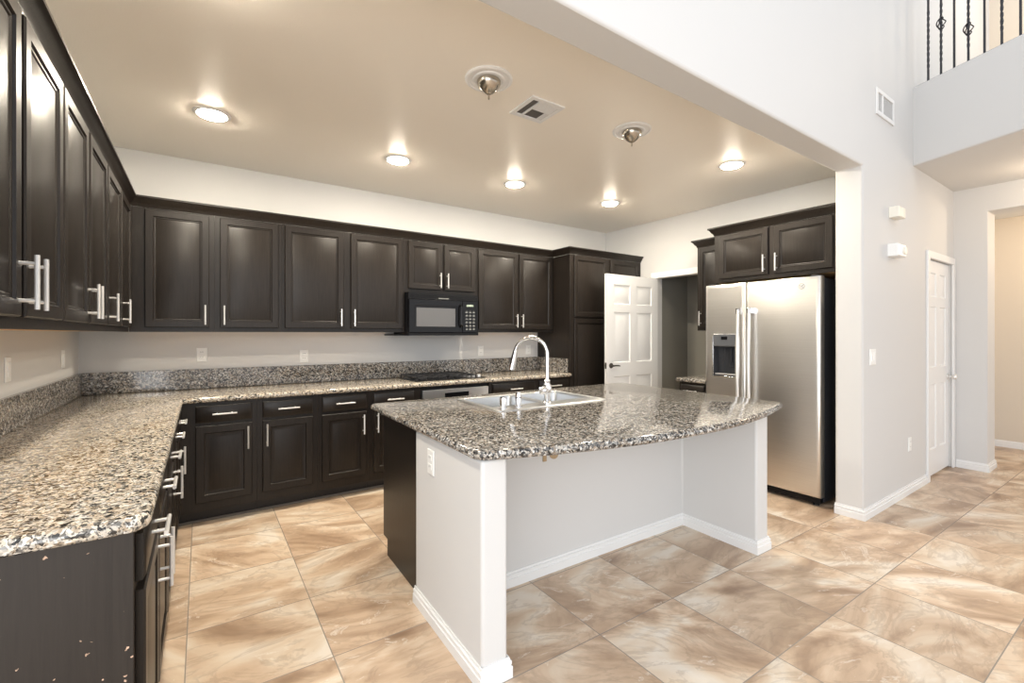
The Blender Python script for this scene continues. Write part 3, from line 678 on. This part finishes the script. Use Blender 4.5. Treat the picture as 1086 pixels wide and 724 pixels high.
# ------------------------------------------------------------------ microwave
tm = Thing('microwave', 'black over-the-range microwave below the short cabinet', 'microwave', (1.99, 4.3, 1.345))
MX0, MX1, MF, MZ0, MZ1 = 1.622, 2.385, 4.105, 1.345, 1.763
tm.part('body', MB().box(MX0, MX1, MF+0.03, YB-0.003, MZ0+0.012, MZ1), 'blackm', bev=0.003)
tm.part('vent_grille', MB().box(MX0, MX1, MF+0.004, MF+0.0295, 1.700, MZ1).box(MX0+0.01, MX1-0.01, MF, MF+0.004, 1.722, 1.726).box(MX0+0.01, MX1-0.01, MF, MF+0.004, 1.738, 1.742), 'blackm')
dr = tm.part('door', MB(lambda u, o, w: (u, MF+0.03-o, w)).panel(MX0, 2.195, 1.372, 1.698, [(0, 0), (0, 0.026), (0.006, 0.032), (0.060, 0.032), (0.064, 0.029)]), 'black')
tm.part('window', MB().box(1.700, 2.115, MF-0.001, MF+0.0005, 1.420, 1.615), 'glassgrey', dr, label='grey smoked glass window')
tm.part('handle', MB().tube([(2.172, MF-0.003, 1.43), (2.172, MF-0.035, 1.455), (2.172, MF-0.035, 1.63), (2.172, MF-0.003, 1.655)], 0.010), 'black', dr)
cp = tm.part('control_panel', MB(lambda u, o, w: (u, MF+0.03-o, w)).panel(2.197, MX1, 1.372, 1.698, [(0, 0), (0, 0.024), (0.005, 0.030)]), 'black')
kp = MB()
for r in range(6):
    for c in range(3): kp.box(2.232+c*0.042, 2.258+c*0.042, MF-0.002, MF-0.0005, 1.400+r*0.035, 1.413+r*0.035)
    for c in range(3): kp.box(2.238+c*0.042, 2.252+c*0.042, MF-0.002, MF-0.0005, 1.418+r*0.035, 1.421+r*0.035)
tm.part('keypad', kp, 'keys', cp)
tm.part('display', MB().box(2.245, 2.325, MF-0.002, MF-0.0005, 1.640, 1.660), plain('pale_green_display', (0.35, 0.42, 0.34), 0.3), cp)
tm.part('badge', MB().box(1.935, 2.045, MF+0.002, MF+0.004, 1.707, 1.716), 'keys')
tm.part('bottom_trim', MB().box(MX0, MX1, MF+0.002, MF+0.0295, MZ0, 1.371).box(MX0-0.10, MX1, 4.215, YB-0.003, MZ0, MZ0+0.0115), 'blackm')

# ------------------------------------------------------------------ gas cooktop and wall oven
tk = Thing('gas_cooktop', 'black gas cooktop on the back counter below the microwave', 'cooktop', (2.01, 4.2, 0.9155))
tk.part('glass_plate', MB().box(1.63, 2.39, 3.965, 4.44, 0.9158, 0.924), 'black', bev=0.003)
for x0 in (1.655, 1.985):
    gmb = MB()
    for q in (0.0, 0.105, 0.21, 0.30): gmb.box(x0+q, x0+q+0.012, 3.99, 4.41, 0.943, 0.955)
    for q in (0.0, 0.13, 0.27, 0.408): gmb.box(x0, x0+0.312, 3.99+q, 4.002+q, 0.943, 0.955)
    for q in (0, 0.30):
        for w in (0, 0.408): gmb.box(x0+q, x0+q+0.012, 3.99+w, 4.002+w, 0.9245, 0.943)
    tk.part('grate', gmb, 'castiron')
for x, y in ((1.76, 4.10), (1.76, 4.31), (2.14, 4.10), (2.14, 4.31)):
    tk.part('burner', MB().lathe([(0.045, 0.9245), (0.045, 0.932), (0.034, 0.934), (0.034, 0.941), (0.010, 0.942)], (x, y, 0), n=24), 'castiron')
for k in range(4):
    tk.part('knob', MB().lathe([(0.020, 0.9245), (0.019, 0.945), (0.016, 0.948)], (2.345, 4.03+k*0.105, 0), n=20), 'nickel', label='silver knob')
tw = Thing('wall_oven', 'stainless built-in oven under the cooktop in the back run', 'oven', (2.02, 4.2, 0.1))
OX0, OX1, OF = 1.659, 2.391, 3.893
tw.part('body', MB().box(OX0, OX1, OF+0.03, YB-0.003, 0.10, 0.872), 'blackm')
tw.part('toe_kick', MB().box(OX0, OX1, OF+0.10, YB-0.003, 0.001, 0.0995), 'toe')
cp = tw.part('control_panel', MB().box(OX0+0.015, OX1-0.015, OF-0.005, OF+0.029, 0.722, 0.838), 'steel', bev=0.003)
tw.part('display', MB().box(1.895, 2.150, OF-0.0075, OF-0.0055, 0.760, 0.803), 'black', cp, label='black display strip')
dr = tw.part('door', MB(lambda u, o, w: (u, OF+0.029-o, w)).panel(OX0+0.015, OX1-0.015, 0.21, 0.715, [(0, 0), (0, 0.03), (0.004, 0.034)]), 'steel')
tw.part('window', MB().box(1.80, 2.25, OF-0.0075, OF-0.0052, 0.32, 0.60), 'glassgrey', dr)
tw.part('handle', MB().tube([(1.73, OF-0.005, 0.672), (1.73, OF-0.045, 0.672), (2.32, OF-0.045, 0.672), (2.32, OF-0.005, 0.672)], 0.011), 'nickel', dr)
tw.part('lower_panel', MB().box(OX0+0.015, OX1-0.015, OF-0.002, OF+0.029, 0.103, 0.205), 'steel', bev=0.003)

# ------------------------------------------------------------------ refrigerator
FX, FY0, FY1, FS, FZ = 3.982, 1.560, 2.538, 2.146, 1.820
tr = Thing('refrigerator', 'stainless side-by-side refrigerator with an ice dispenser', 'refrigerator', (4.3, 2.05, 0))
tr.part('cabinet', MB().box(FX+0.085, 4.66, FY0+0.006, FY1-0.006, 0.022, FZ-0.012), 'fside', bev=0.004)
tr.part('base_grille', MB().box(FX+0.03, FX+0.084, FY0+0.012, FY1-0.012, 0.022, 0.062), 'blackm')
for y in (FY0+0.05, FY1-0.05): tr.part('foot', MB().lathe([(0.022, 0.001), (0.022, 0.010), (0.012, 0.011), (0.012, 0.0215)], (FX+0.06, y, 0), n=16), 'rubber')
fF = lambda u, o, w: (FX+0.08-o, u, w)
rd = tr.part('door', MB(fF).panel(FY0, FS-0.004, 0.070, FZ, [(0, 0), (0, 0.060), (0.004, 0.070), (0.014, 0.077), (0.030, 0.080)]), 'steel', smooth=60)
DY0, DY1, DZ0, DZ1 = 2.218, 2.452, 0.972, 1.362
ld = MB(fF); u0, u1, w0, w1 = FS+0.004, FY1, 0.070, FZ
pr = [(0, 0), (0, 0.060), (0.004, 0.070), (0.014, 0.077), (0.030, 0.080)]
ld.loops([[(u0+i, o, w0+i), (u1-i, o, w0+i), (u1-i, o, w1-i), (u0+i, o, w1-i)] for i, o in pr], True, False)
i = 0.030; us = [u0+i, DY0, DY1, u1-i]; ws = [w0+i, DZ0, DZ1, w1-i]
for a in range(3):
    for b_ in range(3):
        if a == 1 and b_ == 1: continue
        ld.add([(us[a], 0.08, ws[b_]), (us[a+1], 0.08, ws[b_]), (us[a+1], 0.08, ws[b_+1]), (us[a], 0.08, ws[b_+1])], [(0, 1, 2, 3)])
ldo = tr.part('door', ld, 'steel', smooth=60)
# dispenser in the freezer door
ds = MB(fF); ds.loops([[(DY0, 0.080, DZ0), (DY1, 0.080, DZ0), (DY1, 0.080, 1.245), (DY0, 0.080, 1.245)], [(DY0+0.012, 0.02, DZ0+0.012), (DY1-0.012, 0.02, DZ0+0.012), (DY1-0.012, 0.02, 1.245), (DY0+0.012, 0.02, 1.245)]], False, True)
tr.part('dispenser_recess', ds, 'dgrey', ldo, label='dark grey dispenser niche')
tr.part('dispenser_controls', MB(fF).panel(DY0, DY1, 1.245, DZ1, [(0, 0.01), (0, 0.082), (0.008, 0.088)]), plain('grey_control_panel', (0.10, 0.105, 0.115), 0.35), ldo)
tr.part('dispenser_display', MB(fF).box(2.312, 2.372, 0.0885, 0.090, 1.308, 1.336), 'black', ldo)
fr = MB(fF)
fr.box(DY0-0.010, DY0, 0.080, 0.088, DZ0-0.010, 1.34).box(DY1, DY1+0.010, 0.080, 0.088, DZ0-0.010, 1.34).box(DY0, DY1, 0.080, 0.088, DZ0-0.010, DZ0)
tr.part('dispenser_frame', fr, 'chrome', ldo, bev=0.002, label='bright frame round the dispenser')
pd = MB(fF); pd.box(2.268, 2.312, 0.025, 0.045, 1.06, 1.235).box(2.355, 2.362, 0.05, 0.056, 1.00, 1.24).box(2.285, 2.300, 0.045, 0.06, 1.11, 1.235)
tr.part('dispenser_paddle', pd, 'fside', ldo, bev=0.002)
tr.part('dispenser_tray', MB(fF).box(DY0+0.014, DY1-0.014, 0.022, 0.078, DZ0+0.013, DZ0+0.022), 'nickel', ldo)
for y, par in ((FS-0.050, rd), (FS+0.050, ldo)):
    hb = MB(fF); pts = []
    for k in range(13):
        s = k/12; pts.append((y, 0.118+0.016*math.sin(PI*s), 0.62+s*0.96))
    hb.tube(pts, 0.0135, 12)
    tr.part('handle', hb, 'nickel', par, label='long bright metal bar handle')
    br = MB(fF)
    for w in (0.62, 1.545): br.box(y-0.017, y+0.017, 0.081, 0.128, w-0.005, w+0.045)
    tr.part('handle_bracket', br, 'chrome', par, bev=0.003)
bd = tr.part('badge', MB().lathe([(0.026, -0.0005), (0.026, -0.003), (0.023, -0.004)], (FX, 1.690, 1.745), 'x', 32), 'plastic', rd, label='pale round badge')
em = MB(); n = 28
em.tube([(FX-0.0045, 1.690+0.0215*math.cos(2*PI*k/n), 1.745+0.0215*math.sin(2*PI*k/n)) for k in range(n+1)], 0.0012, 6)
# two looped script strokes inside the ring
def curl(pts): em.tube([(FX-0.0048, 1.690-p, 1.745+q) for p, q in pts], 0.0011, 6)
curl([(-0.001, 0.010), (-0.006, 0.012), (-0.012, 0.007), (-0.013, -0.002), (-0.009, -0.008), (-0.003, -0.006), (-0.001, 0.000), (-0.006, 0.001)])
curl([(0.002, 0.001), (0.009, 0.004), (0.011, 0.009), (0.006, 0.011), (0.003, 0.004), (0.003, -0.005), (0.008, -0.009), (0.013, -0.005)])
tr.part('emblem', em, 'dgrey', bd)
tr.part('hinge_cover', MB().box(FX+0.03, FX+0.13, FY0+0.02, FY0+0.08, FZ-0.0115, FZ+0.012).box(FX+0.03, FX+0.13, FY1-0.08, FY1-0.02, FZ-0.0115, FZ+0.012), 'fside', bev=0.003)

# ------------------------------------------------------------------ loft railing
trl = Thing('balcony_railing', 'black wrought iron railing on the loft above the hall', 'railing', (BO.x+BD.x*0.6, BO.y+BD.y*0.6, ZS1))
inn = Vector((0.927, -0.374))*0.05           # a little back from the edge
def bp(s): return BO+BD*s+inn
def ibar(p, z0, z1, twist=True, r=0.0075):
    mb = MB(); rings = []; n = 46 if twist else 2
    for k in range(n):
        z = z0+(z1-z0)*k/(n-1); a = 0.0
        if twist: a = min(max((z-z0-0.10)/0.5, 0), 1)*PI*5
        rings.append([(p.x+r*1.3*math.cos(a+PI/4+PI/2*j), p.y+r*1.3*math.sin(a+PI/4+PI/2*j), z) for j in range(4)])
    mb.loops(rings); return mb
ss = [0.082, 0.178, 0.272, 0.368, 0.472, 0.577, 0.684, 0.79, 0.89, 0.99, 1.09]
for k, s in enumerate(ss):
    p = bp(s); z0, z1 = ZS1+0.012, ZS1+0.92
    b = trl.part('baluster', ibar(p, z0, z1, k in (0, 1, 3, 5)), 'iron')
    if k in (1, 3):
        bk = MB(); zc = ZS1+(0.443 if k == 1 else 0.273)
        for j in range(4):
            pts = []
            for i in range(13):
                q = i/12; a = j*PI/2+q*PI*1.0; r = 0.003+0.026*math.sin(PI*q)
                pts.append((p.x+r*math.cos(a), p.y+r*math.sin(a), zc-0.055+0.11*q))
            bk.tube(pts, 0.0042, 6)
        trl.part('basket_knuckle', bk, 'iron', b)
q0, q1 = bp(0.0), bp(3.5)
rail = MB(); e = (BD.x, BD.y); nn = Vector((0.927, -0.374))
for z0, z1, hw in ((ZS1+0.0005, ZS1+0.0115, 0.020),):
    rail.prism([(q0.x+nn.x*hw, q0.y+nn.y*hw), (q1.x+nn.x*hw, q1.y+nn.y*hw), (q1.x-nn.x*hw, q1.y-nn.y*hw), (q0.x-nn.x*hw, q0.y-nn.y*hw)], z0, z1)
trl.part('bottom_rail', rail, 'iron')
rail = MB(); hw = 0.028
rail.prism([(q0.x+nn.x*hw, q0.y+nn.y*hw), (q1.x+nn.x*hw, q1.y+nn.y*hw), (q1.x-nn.x*hw, q1.y-nn.y*hw), (q0.x-nn.x*hw, q0.y-nn.y*hw)], ZS1+0.9205, ZS1+0.975)
trl.part('handrail', rail, 'cab', bev=0.008)
